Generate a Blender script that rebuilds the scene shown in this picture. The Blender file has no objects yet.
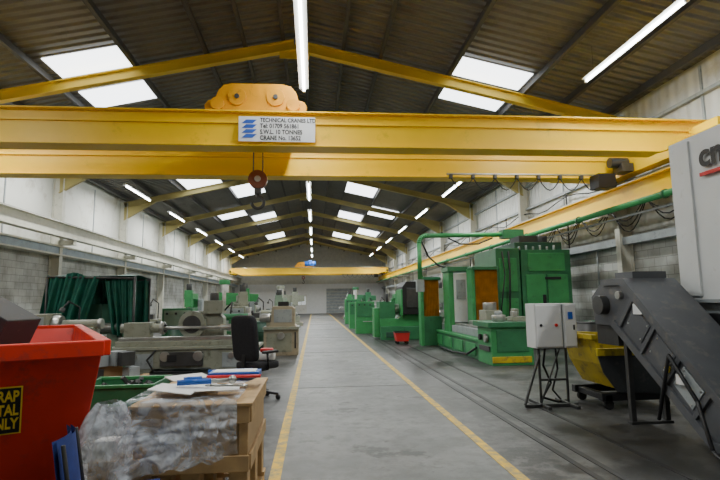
import bpy, bmesh, math, random
from mathutils import Vector, Matrix, Euler, noise
random.seed(7)
S=bpy.context.scene
# ---------------------------------------------------------------- materials
MATS={}
def mat(name,col,rough=0.5,metal=0.0,var=0.12,scale=3.0,bump=0.0,dirt=None,dirt_amt=0.0,spec=0.5):
    if name in MATS: return MATS[name]
    m=bpy.data.materials.new(name); m.use_nodes=True
    nt=m.node_tree; N=nt.nodes; L=nt.links
    bs=N["Principled BSDF"]; bs.inputs["Roughness"].default_value=rough; bs.inputs["Metallic"].default_value=metal
    bs.inputs["Specular IOR Level"].default_value=spec
    tc=N.new("ShaderNodeTexCoord"); nz=N.new("ShaderNodeTexNoise"); nz.inputs["Scale"].default_value=scale; nz.inputs["Detail"].default_value=5
    L.new(tc.outputs["Object"],nz.inputs["Vector"])
    cr=N.new("ShaderNodeValToRGB")
    c=Vector(col[:3]); lo=c*(1-var); hi=c*(1+var)
    cr.color_ramp.elements[0].position=0.3; cr.color_ramp.elements[1].position=0.7
    cr.color_ramp.elements[0].color=(*lo,1); cr.color_ramp.elements[1].color=(*[min(1,x) for x in hi],1)
    L.new(nz.outputs["Fac"],cr.inputs["Fac"])
    out=cr.outputs["Color"]
    if dirt:
        n2=N.new("ShaderNodeTexNoise"); n2.inputs["Scale"].default_value=scale*2.3; n2.inputs["Detail"].default_value=8; n2.inputs["Roughness"].default_value=0.7
        L.new(tc.outputs["Object"],n2.inputs["Vector"])
        r2=N.new("ShaderNodeValToRGB"); r2.color_ramp.elements[0].position=0.62-dirt_amt*0.3; r2.color_ramp.elements[1].position=0.75-dirt_amt*0.15
        L.new(n2.outputs["Fac"],r2.inputs["Fac"])
        mx=N.new("ShaderNodeMixRGB"); mx.inputs["Color2"].default_value=(*dirt,1)
        L.new(r2.outputs["Color"],mx.inputs["Fac"]); L.new(out,mx.inputs["Color1"]); out=mx.outputs["Color"]
    L.new(out,bs.inputs["Base Color"])
    if bump>0:
        b=N.new("ShaderNodeBump"); b.inputs["Strength"].default_value=bump; b.inputs["Distance"].default_value=0.02
        n3=N.new("ShaderNodeTexNoise"); n3.inputs["Scale"].default_value=scale*6; L.new(tc.outputs["Object"],n3.inputs["Vector"])
        L.new(n3.outputs["Fac"],b.inputs["Height"]); L.new(b.outputs["Normal"],bs.inputs["Normal"])
    MATS[name]=m; return m
def concrete(name,c1,c2,c3,rough,sc=0.45,fine=5.0,st=.54):
    m=bpy.data.materials.new(name); m.use_nodes=True; nt=m.node_tree; N=nt.nodes; L=nt.links; bs=N["Principled BSDF"]
    bs.inputs["Specular IOR Level"].default_value=.4
    tc=N.new("ShaderNodeTexCoord")
    def nz(s,d,r):
        n=N.new("ShaderNodeTexNoise"); n.inputs["Scale"].default_value=s; n.inputs["Detail"].default_value=d; n.inputs["Roughness"].default_value=r; L.new(tc.outputs["Object"],n.inputs["Vector"]); return n
    a=nz(sc,6,.65); r=N.new("ShaderNodeValToRGB"); r.color_ramp.elements[0].position=.40; r.color_ramp.elements[1].position=.58
    r.color_ramp.elements[0].color=(*c1,1); r.color_ramp.elements[1].color=(*c2,1); L.new(a.outputs["Fac"],r.inputs["Fac"])
    f=nz(fine,10,.75); r2=N.new("ShaderNodeValToRGB"); r2.color_ramp.elements[0].position=.46; r2.color_ramp.elements[1].position=.62; L.new(f.outputs["Fac"],r2.inputs["Fac"])
    mx=N.new("ShaderNodeMixRGB"); mx.inputs["Color2"].default_value=(*c3,1); L.new(r2.outputs["Color"],mx.inputs["Fac"]); L.new(r.outputs["Color"],mx.inputs["Color1"])
    g=nz(1.1,9,.72); r3=N.new("ShaderNodeValToRGB"); r3.color_ramp.elements[0].position=st; r3.color_ramp.elements[1].position=st+.05; r3.color_ramp.elements[1].color=(.9,.9,.9,1); L.new(g.outputs["Fac"],r3.inputs["Fac"])
    m2=N.new("ShaderNodeMixRGB"); m2.inputs["Color2"].default_value=(*[x*.4 for x in c3],1); L.new(r3.outputs["Color"],m2.inputs["Fac"]); L.new(mx.outputs["Color"],m2.inputs["Color1"])
    L.new(m2.outputs["Color"],bs.inputs["Base Color"])
    mr=N.new("ShaderNodeMapRange"); mr.inputs["To Min"].default_value=rough+.2; mr.inputs["To Max"].default_value=rough-.2; L.new(g.outputs["Fac"],mr.inputs["Value"]); L.new(mr.outputs[0],bs.inputs["Roughness"])
    bp=N.new("ShaderNodeBump"); bp.inputs["Strength"].default_value=.2; bp.inputs["Distance"].default_value=.02; L.new(f.outputs["Fac"],bp.inputs["Height"]); L.new(bp.outputs["Normal"],bs.inputs["Normal"])
    return m
def emis(name,col,st):
    m=bpy.data.materials.new(name); m.use_nodes=True; bs=m.node_tree.nodes["Principled BSDF"]
    bs.inputs["Base Color"].default_value=(0.8,0.8,0.8,1); bs.inputs["Emission Color"].default_value=(*col,1); bs.inputs["Emission Strength"].default_value=st
    return m
def corrugated(name,col,axis,period,rough=0.6,var=0.1,stain=None,depth=0.03):
    m=mat(name,col,rough,0,var,0.5,dirt=stain,dirt_amt=0.3 if stain else 0)
    nt=m.node_tree;N=nt.nodes;L=nt.links
    tc=N.new("ShaderNodeTexCoord"); sx=N.new("ShaderNodeSeparateXYZ"); L.new(tc.outputs["Object"],sx.inputs[0])
    mu=N.new("ShaderNodeMath"); mu.operation='MULTIPLY'; mu.inputs[1].default_value=2*math.pi/period
    L.new(sx.outputs[axis],mu.inputs[0]); sn=N.new("ShaderNodeMath"); sn.operation='SINE'; L.new(mu.outputs[0],sn.inputs[0])
    b=N.new("ShaderNodeBump"); b.inputs["Strength"].default_value=0.9; b.inputs["Distance"].default_value=depth
    L.new(sn.outputs[0],b.inputs["Height"]); L.new(b.outputs["Normal"],N["Principled BSDF"].inputs["Normal"])
    return m
def blockwork(name,c1,c2,cm):
    m=bpy.data.materials.new(name); m.use_nodes=True; nt=m.node_tree; N=nt.nodes; L=nt.links; bs=N["Principled BSDF"]; bs.inputs["Roughness"].default_value=.75
    tc=N.new("ShaderNodeTexCoord"); sx=N.new("ShaderNodeSeparateXYZ"); cb=N.new("ShaderNodeCombineXYZ"); L.new(tc.outputs["Object"],sx.inputs[0]); L.new(sx.outputs[1],cb.inputs[0]); L.new(sx.outputs[2],cb.inputs[1])
    br=N.new("ShaderNodeTexBrick"); br.inputs["Scale"].default_value=1; br.inputs["Brick Width"].default_value=.45; br.inputs["Row Height"].default_value=.225; br.inputs["Mortar Size"].default_value=.008
    br.inputs["Color1"].default_value=(*c1,1); br.inputs["Color2"].default_value=(*c2,1); br.inputs["Mortar"].default_value=(*cm,1); L.new(cb.outputs[0],br.inputs["Vector"])
    n=N.new("ShaderNodeTexNoise"); n.inputs["Scale"].default_value=1.2; n.inputs["Detail"].default_value=8; L.new(tc.outputs["Object"],n.inputs["Vector"])
    r=N.new("ShaderNodeValToRGB"); r.color_ramp.elements[0].position=.35; r.color_ramp.elements[1].position=.6; r.color_ramp.elements[0].color=(.55,.54,.5,1); r.color_ramp.elements[1].color=(1,1,1,1); L.new(n.outputs["Fac"],r.inputs["Fac"])
    mx=N.new("ShaderNodeMixRGB"); mx.blend_type='MULTIPLY'; mx.inputs["Fac"].default_value=1; L.new(br.outputs["Color"],mx.inputs["Color1"]); L.new(r.outputs["Color"],mx.inputs["Color2"]); L.new(mx.outputs["Color"],bs.inputs["Base Color"])
    return m
YEL=mat("crane_yellow_paint",(0.95,0.60,0.0),0.38,var=0.04,scale=0.8,dirt=(0.65,0.42,0.005),dirt_amt=0.06)
ORG=mat("trolley_orange_paint",(0.62,0.28,0.002),0.5,var=0.1,dirt=(0.3,0.15,0.02),dirt_amt=0.15,spec=.3)
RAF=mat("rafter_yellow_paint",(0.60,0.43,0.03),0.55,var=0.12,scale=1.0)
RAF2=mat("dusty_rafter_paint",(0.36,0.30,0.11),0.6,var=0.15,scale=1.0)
CREAM=mat("cream_steel_paint",(0.56,0.55,0.47),0.55,var=0.1,dirt=(.3,.3,.26),dirt_amt=.15)
GREYS=mat("grey_steel_paint",(0.30,0.33,0.34),0.5,var=0.15,dirt=(0.13,0.14,0.14),dirt_amt=0.2)
BAND=mat("blue_grey_steel_paint",(0.26,0.32,0.37),0.5,var=0.12,dirt=(0.14,0.16,0.17),dirt_amt=0.2)
PURL=mat("purlin_steel",(0.05,0.048,0.045),0.6,var=0.15)
WALLW=mat("white_wall_panel_paint",(0.70,0.70,0.65),0.6,var=0.10,scale=0.5,dirt=(0.46,0.43,0.36),dirt_amt=0.3)
WALLG=blockwork("whitewashed_blockwork",(0.48,0.49,0.47),(0.40,0.41,0.39),(0.24,0.24,0.23))
GRN=mat("machine_green_paint",(0.03,0.17,0.07),0.45,var=0.15,dirt=(0.025,0.08,0.04),dirt_amt=0.2)
GRN2=mat("machine_bright_green_paint",(0.04,0.27,0.085),0.45,var=0.12,dirt=(0.04,0.12,0.055),dirt_amt=0.2)
DGRN=mat("dark_green_steel",(0.02,0.08,0.05),0.5,var=0.15)
PGRN=mat("pale_green_machine_paint",(0.20,0.27,0.20),0.5,var=0.12,dirt=(0.12,0.14,0.10),dirt_amt=0.25)
BEI=mat("beige_machine_paint",(0.27,0.28,0.22),0.5,var=0.12,dirt=(0.13,0.13,0.09),dirt_amt=0.3)
TAN=mat("tan_machine_paint",(0.37,0.32,0.23),0.5,var=0.1,dirt=(0.2,0.16,0.11),dirt_amt=0.2)
STEEL=mat("worn_steel",(0.42,0.42,0.40),0.35,0.8,var=0.2,scale=6)
DSTEEL=mat("dark_steel",(0.07,0.07,0.07),0.45,0.5,var=0.2,scale=5)
BLK=mat("black_plastic",(0.010,0.010,0.012),0.5,var=0.2)
BLKF=mat("black_fabric",(0.013,0.013,0.016),0.9,var=0.25,scale=30,bump=0.2)
CGREY=mat("conveyor_grey_paint",(0.085,0.09,0.10),0.42,var=0.15,dirt=(0.15,0.14,0.13),dirt_amt=0.25)
HGREY=mat("dark_grey_paint",(0.035,0.038,0.042),0.5,var=0.15,dirt=(0.10,0.09,0.08),dirt_amt=0.15)
MWHT=mat("machine_white_paint",(0.64,0.66,0.66),0.4,var=0.03,dirt=(0.5,0.5,0.48),dirt_amt=0.05)
WHT=mat("white_enamel",(0.74,0.75,0.75),0.35,var=0.04)
RED=mat("skip_red_paint",(0.68,0.028,0.01),0.45,var=0.15,scale=1.5,dirt=(0.30,0.04,0.025),dirt_amt=0.25,bump=0.05)
REDP=mat("red_print",(0.6,0.02,0.02),0.5)
DRED=mat("hook_block_red",(0.22,0.06,0.03),0.5,var=0.2)
BLUE=mat("blue_plastic",(0.01,0.10,0.45),0.4,var=0.08)
BLUP=mat("blue_print",(0.02,0.10,0.5),0.5)
DBLUE=mat("dark_blue_upholstery",(0.012,0.03,0.17),0.75,var=0.15,scale=20)
TARP=mat("green_tarpaulin",(0.005,0.11,0.075),0.55,var=0.25,scale=4,bump=0.2)
BELL=mat("amber_bellows",(0.52,0.25,0.03),0.5,var=0.25,scale=4)
OLIVE=mat("olive_yellow_paint",(0.50,0.38,0.015),0.55,var=0.2,dirt=(0.10,0.07,0.03),dirt_amt=0.35)
WOOD=mat("pale_timber",(0.47,0.31,0.15),0.7,var=0.2,scale=8)
CARD=mat("cardboard",(0.46,0.31,0.16),0.8,var=0.1)
PAPER=mat("paper",(0.78,0.78,0.76),0.7,var=0.03)
SIGNY=mat("sign_yellow",(0.85,0.62,0.03),0.5,var=0.03)
RUBB=mat("rubber",(0.02,0.02,0.02),0.8)
LINE=mat("floor_line_yellow",(0.72,0.46,0.03),0.6,var=0.15,scale=4,dirt=(0.22,0.20,0.14),dirt_amt=0.7)
CHAN=mat("floor_channel_steel",(0.03,0.03,0.03),0.5,0.3,var=0.3,scale=5)
WALK=concrete("walkway_concrete",(0.135,0.14,0.136),(0.21,0.215,0.207),(0.12,0.123,0.119),.5,st=.555)
SIDE=concrete("oily_concrete",(0.042,0.042,0.04),(0.12,0.12,0.116),(0.055,0.055,0.052),.42,.7,4,st=.50)
ROOF=corrugated("roof_sheet_corrugated",(0.155,0.148,0.136),1,0.26,stain=(0.10,0.094,0.084),depth=0.08)
CLAD=corrugated("wall_cladding_corrugated",(0.62,0.63,0.60),1,0.30,stain=(0.44,0.43,0.38),depth=0.02)
TUBE=emis("fluorescent_tube_glow",(0.95,1.0,0.98),22.0)
SKY=emis("skylight_daylight_panel",(0.90,0.95,1.0),5.0)
WIN=emis("translucent_window_sheet",(0.85,0.95,1.0),0.45)
def plastic(name,lo,hi,sc):
    m=bpy.data.materials.new(name); m.use_nodes=True; nt=m.node_tree; N=nt.nodes; L=nt.links; b=N["Principled BSDF"]
    b.inputs["Base Color"].default_value=(0.80,0.86,0.95,1); b.inputs["Roughness"].default_value=0.12
    tc=N.new("ShaderNodeTexCoord"); n=N.new("ShaderNodeTexNoise"); n.inputs["Scale"].default_value=sc; n.inputs["Detail"].default_value=6; n.inputs["Distortion"].default_value=1.5
    L.new(tc.outputs["Object"],n.inputs["Vector"]); mr=N.new("ShaderNodeMapRange"); mr.inputs["From Min"].default_value=.42; mr.inputs["From Max"].default_value=.62
    mr.inputs["To Min"].default_value=lo; mr.inputs["To Max"].default_value=hi; L.new(n.outputs["Fac"],mr.inputs["Value"]); L.new(mr.outputs[0],b.inputs["Alpha"])
    return m
PLAS=plastic("polythene_sheet",0.10,0.55,7)
PLAS2=plastic("polythene_bag_film",0.25,0.65,9)
GLASS=mat("dark_glass",(0.03,0.04,0.05),0.1)
# ---------------------------------------------------------------- builder
class B:
    def __init__(s,name,loc=(0,0,0),rot=0):
        s.name=name; s.loc=loc; s.rot=rot; s.bm=bmesh.new(); s.mats=[]
    def mi(s,m):
        if m not in s.mats: s.mats.append(m)
        return s.mats.index(m)
    def poly(s,vs,faces,m):
        i=s.mi(m); bv=[s.bm.verts.new(v) for v in vs]; out=[]
        for f in faces:
            try:
                fc=s.bm.faces.new([bv[k] for k in f]); fc.material_index=i; out.append(fc)
            except ValueError: pass
        return bv,out
    def box(s,x0,x1,y0,y1,z0,z1,m):
        vs=[(x,y,z) for x in (x0,x1) for y in (y0,y1) for z in (z0,z1)]
        s.poly(vs,[(0,1,3,2),(4,6,7,5),(0,4,5,1),(2,3,7,6),(0,2,6,4),(1,5,7,3)],m)
    def obox(s,c,size,rot,m):
        M=Matrix.Translation(c)@Euler(rot).to_matrix().to_4x4()
        h=[q/2 for q in size]
        vs=[M@Vector((x*h[0],y*h[1],z*h[2])) for x in (-1,1) for y in (-1,1) for z in (-1,1)]
        s.poly(vs,[(0,1,3,2),(4,6,7,5),(0,4,5,1),(2,3,7,6),(0,2,6,4),(1,5,7,3)],m)
    def bar(s,p0,p1,w,h,m,up=(0,0,1),off=0.0):
        p0=Vector(p0);p1=Vector(p1);d=(p1-p0).normalized();up=Vector(up)
        sd=d.cross(up)
        if sd.length<1e-4: sd=d.cross(Vector((1,0,0)))
        sd.normalize(); u=sd.cross(d)
        vs=[p+sd*(a*w/2)+u*(b*h/2+off) for p in (p0,p1) for a in (-1,1) for b in (-1,1)]
        s.poly(vs,[(0,1,3,2),(4,6,7,5),(0,4,5,1),(2,3,7,6),(0,2,6,4),(1,5,7,3)],m)
    def ibeam(s,p0,p1,w,h,m,up=(0,0,1),tf=0.02,tw=0.014):
        s.bar(p0,p1,tw,h,m,up); s.bar(p0,p1,w,tf,m,up,h/2-tf/2); s.bar(p0,p1,w,tf,m,up,-h/2+tf/2)
    def cyl(s,p0,p1,r,m,seg=14,r2=None,caps=True):
        p0=Vector(p0);p1=Vector(p1);d=(p1-p0).normalized(); a=d.orthogonal().normalized(); b=d.cross(a)
        r2=r if r2 is None else r2
        vs=[];n=seg
        for p,rr in ((p0,r),(p1,r2)):
            for k in range(n):
                t=2*math.pi*k/n; vs.append(p+(a*math.cos(t)+b*math.sin(t))*rr)
        fs=[(k,(k+1)%n,n+(k+1)%n,n+k) for k in range(n)]
        bv,f=s.poly(vs,fs,m)
        for q in f: q.smooth=True
        if caps:
            i=s.mi(m)
            for lst in (bv[:n][::-1],bv[n:]):
                fc=s.bm.faces.new(lst); fc.material_index=i
    def tube(s,pts,r,m,seg=10):
        for a,b in zip(pts[:-1],pts[1:]): s.cyl(a,b,r,m,seg)
        for p in pts[1:-1]: s.ball(p,r,m,4)
    def ball(s,c,r,m,n=8,sc=(1,1,1)):
        i=s.mi(m); M=Matrix.Translation(c)@Matrix.Diagonal((*sc,1))
        res=bmesh.ops.create_uvsphere(s.bm,u_segments=n*2,v_segments=n,radius=r,matrix=M)
        for v in res['verts']:
            for f in v.link_faces: f.material_index=i; f.smooth=True
    def prism(s,pts,axis,a0,a1,m):
        def mk(p,a):
            return {'x':(a,p[0],p[1]),'y':(p[0],a,p[1]),'z':(p[0],p[1],a)}[axis]
        n=len(pts); vs=[mk(p,a0) for p in pts]+[mk(p,a1) for p in pts]
        s.poly(vs,[tuple(range(n))[::-1],tuple(range(n,2*n))]+[(k,(k+1)%n,n+(k+1)%n,n+k) for k in range(n)],m)
    def grid(s,fn,nu,nv,m,smooth=True):
        vs=[fn(u/nu,v/nv) for u in range(nu+1) for v in range(nv+1)]
        fs=[(u*(nv+1)+v,u*(nv+1)+v+1,(u+1)*(nv+1)+v+1,(u+1)*(nv+1)+v) for u in range(nu) for v in range(nv)]
        bv,f=s.poly(vs,fs,m)
        if smooth:
            for q in f:q.smooth=True
    def finish(s,bevel=0.0,recalc=True,solid=0):
        if recalc: bmesh.ops.recalc_face_normals(s.bm,faces=s.bm.faces[:])
        me=bpy.data.meshes.new(s.name); s.bm.to_mesh(me); s.bm.free()
        for m in s.mats: me.materials.append(m)
        o=bpy.data.objects.new(s.name,me); S.collection.objects.link(o)
        o.location=s.loc; o.rotation_euler=(0,0,s.rot)
        if solid:
            md=o.modifiers.new("thickness",'SOLIDIFY'); md.thickness=solid
        if bevel>0:
            md=o.modifiers.new("bevel",'BEVEL'); md.width=bevel; md.segments=2; md.limit_method='ANGLE'; md.angle_limit=math.radians(50)
        return o
def adopt(ch,par):
    bpy.context.view_layer.update(); mw=ch.matrix_world.copy(); ch.parent=par; ch.matrix_parent_inverse=par.matrix_world.inverted(); ch.matrix_world=mw
def text(name,body,size,loc,rot,m,parent=None,align='LEFT',ext=0.002,bold=0.0):
    cu=bpy.data.curves.new(name,'FONT'); cu.body=body; cu.size=size; cu.extrude=ext; cu.align_x=align; cu.offset=bold
    t=bpy.data.objects.new(name,cu); S.collection.objects.link(t)
    bpy.context.view_layer.update()
    me=bpy.data.meshes.new_from_object(t.evaluated_get(bpy.context.evaluated_depsgraph_get()))
    bpy.data.objects.remove(t)
    o=bpy.data.objects.new(name,me); S.collection.objects.link(o); me.materials.clear(); me.materials.append(m)
    o.location=loc; o.rotation_euler=rot
    if parent: o.parent=parent
    return o
# ---------------------------------------------------------------- shell
XL,XR,Y0,Y1=-9.6,8.6,-6.0,62.0
RX=-0.5; RZ=8.7; SL=0.22
def rz(x): return RZ-SL*abs(x-RX)
b=B("floor")
b.box(XL-.2,-0.38,Y0,Y1,-.2,0,SIDE); b.box(-0.38,1.78,Y0,Y1,-.2,0,WALK); b.box(1.78,XR+.2,Y0,Y1,-.2,0,SIDE)
b.finish()
for i,x in enumerate((-0.34,1.73)):
    b=B("trim_floor_line_%d"%(i+1)); b.box(x-.05,x+.05,Y0+.1,58,0.0,0.004,LINE); b.finish()
b=B("trim_floor_channel")
for x,w in ((2.36,.06),(2.56,.06),(3.10,.05)): b.box(x-w/2,x+w/2,2.0,50,0,0.006,CHAN)
for k in range(0,18,2): b.box(-.28,1.67,3+k*3.0,3.02+k*3.0,0,.003,CHAN)
b.finish()
b=B("wall_left")
b.box(XL-.2,XL,Y0,Y1,0,3.3,WALLG); b.box(XL-.2,XL,Y0,Y1,3.3,rz(XL)+.02,WALLW)
y=Y0
while y<Y1:
    b.box(XL,XL+.03,y,y+.05,3.6,rz(XL)-.2,GREYS); y+=3.17
b.finish()
b=B("trim_left_ledge"); b.box(XL,XL+.35,Y0,Y1,3.32,3.62,BAND); b.box(XL,XL+.42,Y0,Y1,3.58,3.64,CREAM); b.box(XL,XL+.42,Y0,Y1,3.28,3.33,CREAM)
b.finish()
b=B("wall_right")
b.box(XR,XR+.2,Y0,Y1,0,3.2,WALLG); b.box(XR,XR+.2,Y0,Y1,3.2,rz(XR)+.02,CLAD)
y=Y0
while y<Y1:
    b.box(XR-.04,XR,y,y+.06,4.4,rz(XR)-.1,GREYS); y+=3.17
b.box(XR-.12,XR,Y0,Y1,5.0,5.08,GREYS); b.box(XR-.12,XR,Y0,Y1,5.9,5.98,GREYS)
b.finish()
b=B("wall_back"); b.box(XL-.2,XR+.2,Y1,Y1+.2,0,3.6,WHT)
b.prism([(XL-.2,3.6),(XR+.2,3.6),(XR+.2,rz(XR)),(RX,RZ),(XL-.2,rz(XL))],'y',Y1,Y1+.2,CREAM); b.finish()
b=B("wall_front"); b.prism([(XL-.2,0),(XR+.2,0),(XR+.2,rz(XR)),(RX,RZ),(XL-.2,rz(XL))],'y',Y0-.2,Y0,WALLW); b.finish()
b=B("ceiling")
b.prism([(XL-.2,rz(XL-.2)),(RX,RZ),(XR+.2,rz(XR+.2)),(XR+.2,rz(XR+.2)+.12),(RX,RZ+.12),(XL-.2,rz(XL-.2)+.12)],'y',Y0-.2,Y1+.2,ROOF)
b.finish()
b=B("trim_roof_purlins")
for sgn,xe in ((-1,XL),(1,XR)):
    for dd in (.3,1.3,2.3,(4.2 if sgn>0 else 4.1),(6.3 if sgn>0 else 6.2),7.5,8.7):
        x=RX+sgn*dd; z=rz(x)
        b.box(x-.02,x+.02,Y0,Y1,z-.20,z-.02,PURL); b.box(x-.05,x+.05,Y0,Y1,z-.215,z-.195,PURL)
b.finish()
sk=[(-5.6,12.5,.88,.52),(-5.6,14.5,.88,.6),(4.75,12.45,.95,.50),(4.75,14.0,.90,.55),(-5.6,25,.9,1.2),(-3.7,28.7,.85,1.5),(2.75,28.5,.85,1.5),
    (-3.7,39,.9,2),(2.75,38.5,.9,2),(4.75,34,.9,1.5),(-5.6,34.5,.9,1.5),(-3.7,49,.9,2),(2.75,49,.9,2),(4.75,44,.9,1.5)]
for i,(x,y,hx,hy) in enumerate(sk):
    b=B("window_skylight_%d"%(i+1))
    za,zb=rz(x-hx)-.03,rz(x+hx)-.03
    b.prism([(x-hx,za),(x+hx,zb),(x+hx,zb-.02),(x-hx,za-.02)],'y',y-hy,y+hy,SKY)
    b.finish()
FR=[0.1,6.45]+[12.8+6.35*k for k in range(8)]
for i,y in enumerate(FR):
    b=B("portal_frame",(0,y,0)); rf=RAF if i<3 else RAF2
    for xe,sg in ((XL+.2,1),(XR-.2,-1)):
        b.ibeam((xe,0,0),(xe,0,rz(xe)-.25),.2,.36,CREAM,up=(1,0,0))
        ze=rz(xe)-.38
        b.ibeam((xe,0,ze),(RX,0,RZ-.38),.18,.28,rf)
        b.prism([(xe,ze-.1),(xe,ze-.75),(xe+sg*1.5,rz(xe+sg*1.5)-.5)],'y',-.02,.02,rf)
        b.bar((xe,0,ze-.75),(xe+sg*1.5,0,rz(xe+sg*1.5)-.52),.16,.03,rf)
        b.box(min(xe,xe+sg*.65),max(xe,xe+sg*.65),-.1,.1,3.66,3.84,CREAM)
    b.box(RX-.4,RX+.4,-.02,.02,RZ-.75,RZ-.45,rf)
    b.finish()
for nm,x,m in (("crane_runway_beam",8.0,YEL),("crane_runway_beam",XL+.75,CREAM)):
    b=B(nm); b.ibeam((x,Y0+.1,4.1),(x,Y1-.1,4.1),.26,.5,m); b.box(x-.03,x+.03,Y0+.1,Y1-.1,4.35,4.41,STEEL); b.finish()
b=B("service_pipe"); b.cyl((7.62,9,3.72),(7.62,Y1-1,3.72),.075,GRN2)
b.cyl((7.78,9,3.50),(7.78,Y1-1,3.50),.03,GREYS)
for k in range(14): b.cyl((7.62,10+k*3.6,3.72),(7.62,10.08+k*3.6,3.72),.10,GRN,12)
b.finish()
b=B("hanging_cable_bundle")
for k in range(9):
    ya=9.6+k*1.5
    for j in range(3):
        dp=.35+.14*j+.08*(k%2)
        b.tube([(7.88+.03*j,ya+1.5*t/8,3.84-dp*math.sin(math.pi*t/8)) for t in range(9)],.016,BLK,6)
b.finish()
b=B("cable_trunking"); b.box(XR-.25,XR-.01,Y0+.2,Y1-.2,2.9,3.1,GREYS)
for k in range(9):
    y=9+k*5.3; b.cyl((XR-.1,y,1.6),(XR-.1,y,2.95),.03,GREYS,8); b.box(XR-.22,XR-.01,y-.2,y+.2,1.2,1.7,[GREYS,WHT,BAND][k%3]); b.cyl((XR-.22,y,1.5),(XR-.25,y,1.5),.04,REDP)
    b.cyl((XR-.16,y+1.5,3.0),(XR-.16,y+1.5,5.0),.025,DSTEEL,8)
b.tube([(XR-.17,y0,4.75+.12*math.sin(y0*1.7)) for y0 in [6+.7*i for i in range(60)]],.02,BLK,6)
b.finish()
for i,yy in enumerate((17.2,28.2)):
    b=B("door_%d"%(i+1)); b.box(XR-.06,XR-.001,yy,yy+1.0,0,2.1,GREYS); b.box(XR-.08,XR-.05,yy+.2,yy+.8,1.2,1.9,WIN); b.box(XR-.09,XR-.05,yy-.08,yy,0,2.2,BLUP);b.box(XR-.09,XR-.05,yy+1,yy+1.08,0,2.2,BLUP); b.finish()
b=B("door_3"); b.box(-2.2,-0.9,Y1-.06,Y1-.001,0,2.3,WALLW); b.box(-2.05,-1.6,Y1-.08,Y1-.05,1.1,2.1,WIN); b.box(-1.5,-1.05,Y1-.08,Y1-.05,1.1,2.1,WIN); b.finish()
b=B("door_4"); b.box(1.5,4.8,Y1-.06,Y1-.001,0,3.0,GREYS)
for q in range(8): b.box(1.5,4.8,Y1-.09,Y1-.05,q*.37,q*.37+.04,CREAM)
b.finish()
# ---------------------------------------------------------------- lamps
def lamp(x,y0,y1,z=6.4,pw=225):
    yc=(y0+y1)/2; ln=y1-y0
    b=B("fluorescent_lamp",(x,yc,z))
    b.prism([(-.05,.05),(.05,.05),(.11,.0),(-.11,.0)],'y',-ln/2,ln/2,WHT)
    b.cyl((-.0,-ln/2+.03,-.035),(0,ln/2-.03,-.035),.028,TUBE,8)
    for e in (-1,1):
        b.box(-.03,.03,e*ln/2-.03,e*ln/2+.03,-.07,.05,WHT)
        zt=rz(x)-z-.2
        b.cyl((0,e*ln*.4,.05),(0,e*ln*.4,zt),.006,DSTEEL,6)
    o=b.finish()
    la=bpy.data.lights.new("tube_light",'AREA'); la.shape='RECTANGLE'; la.size=.14; la.size_y=ln; la.energy=pw; la.color=(0.98,1.0,0.97)
    lo=bpy.data.objects.new("tube_light",la); S.collection.objects.link(lo); lo.parent=o; lo.location=(0,0,-.08)
for k in range(-1,8):
    lamp(6.15,7.2+6.35*k,10.3+6.35*k)
    lamp(-7.8,8.4+6.35*k,11.6+6.35*k)
    lamp(-.22,7.5+6.4*k,11.2+6.4*k,pw=185)
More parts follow.
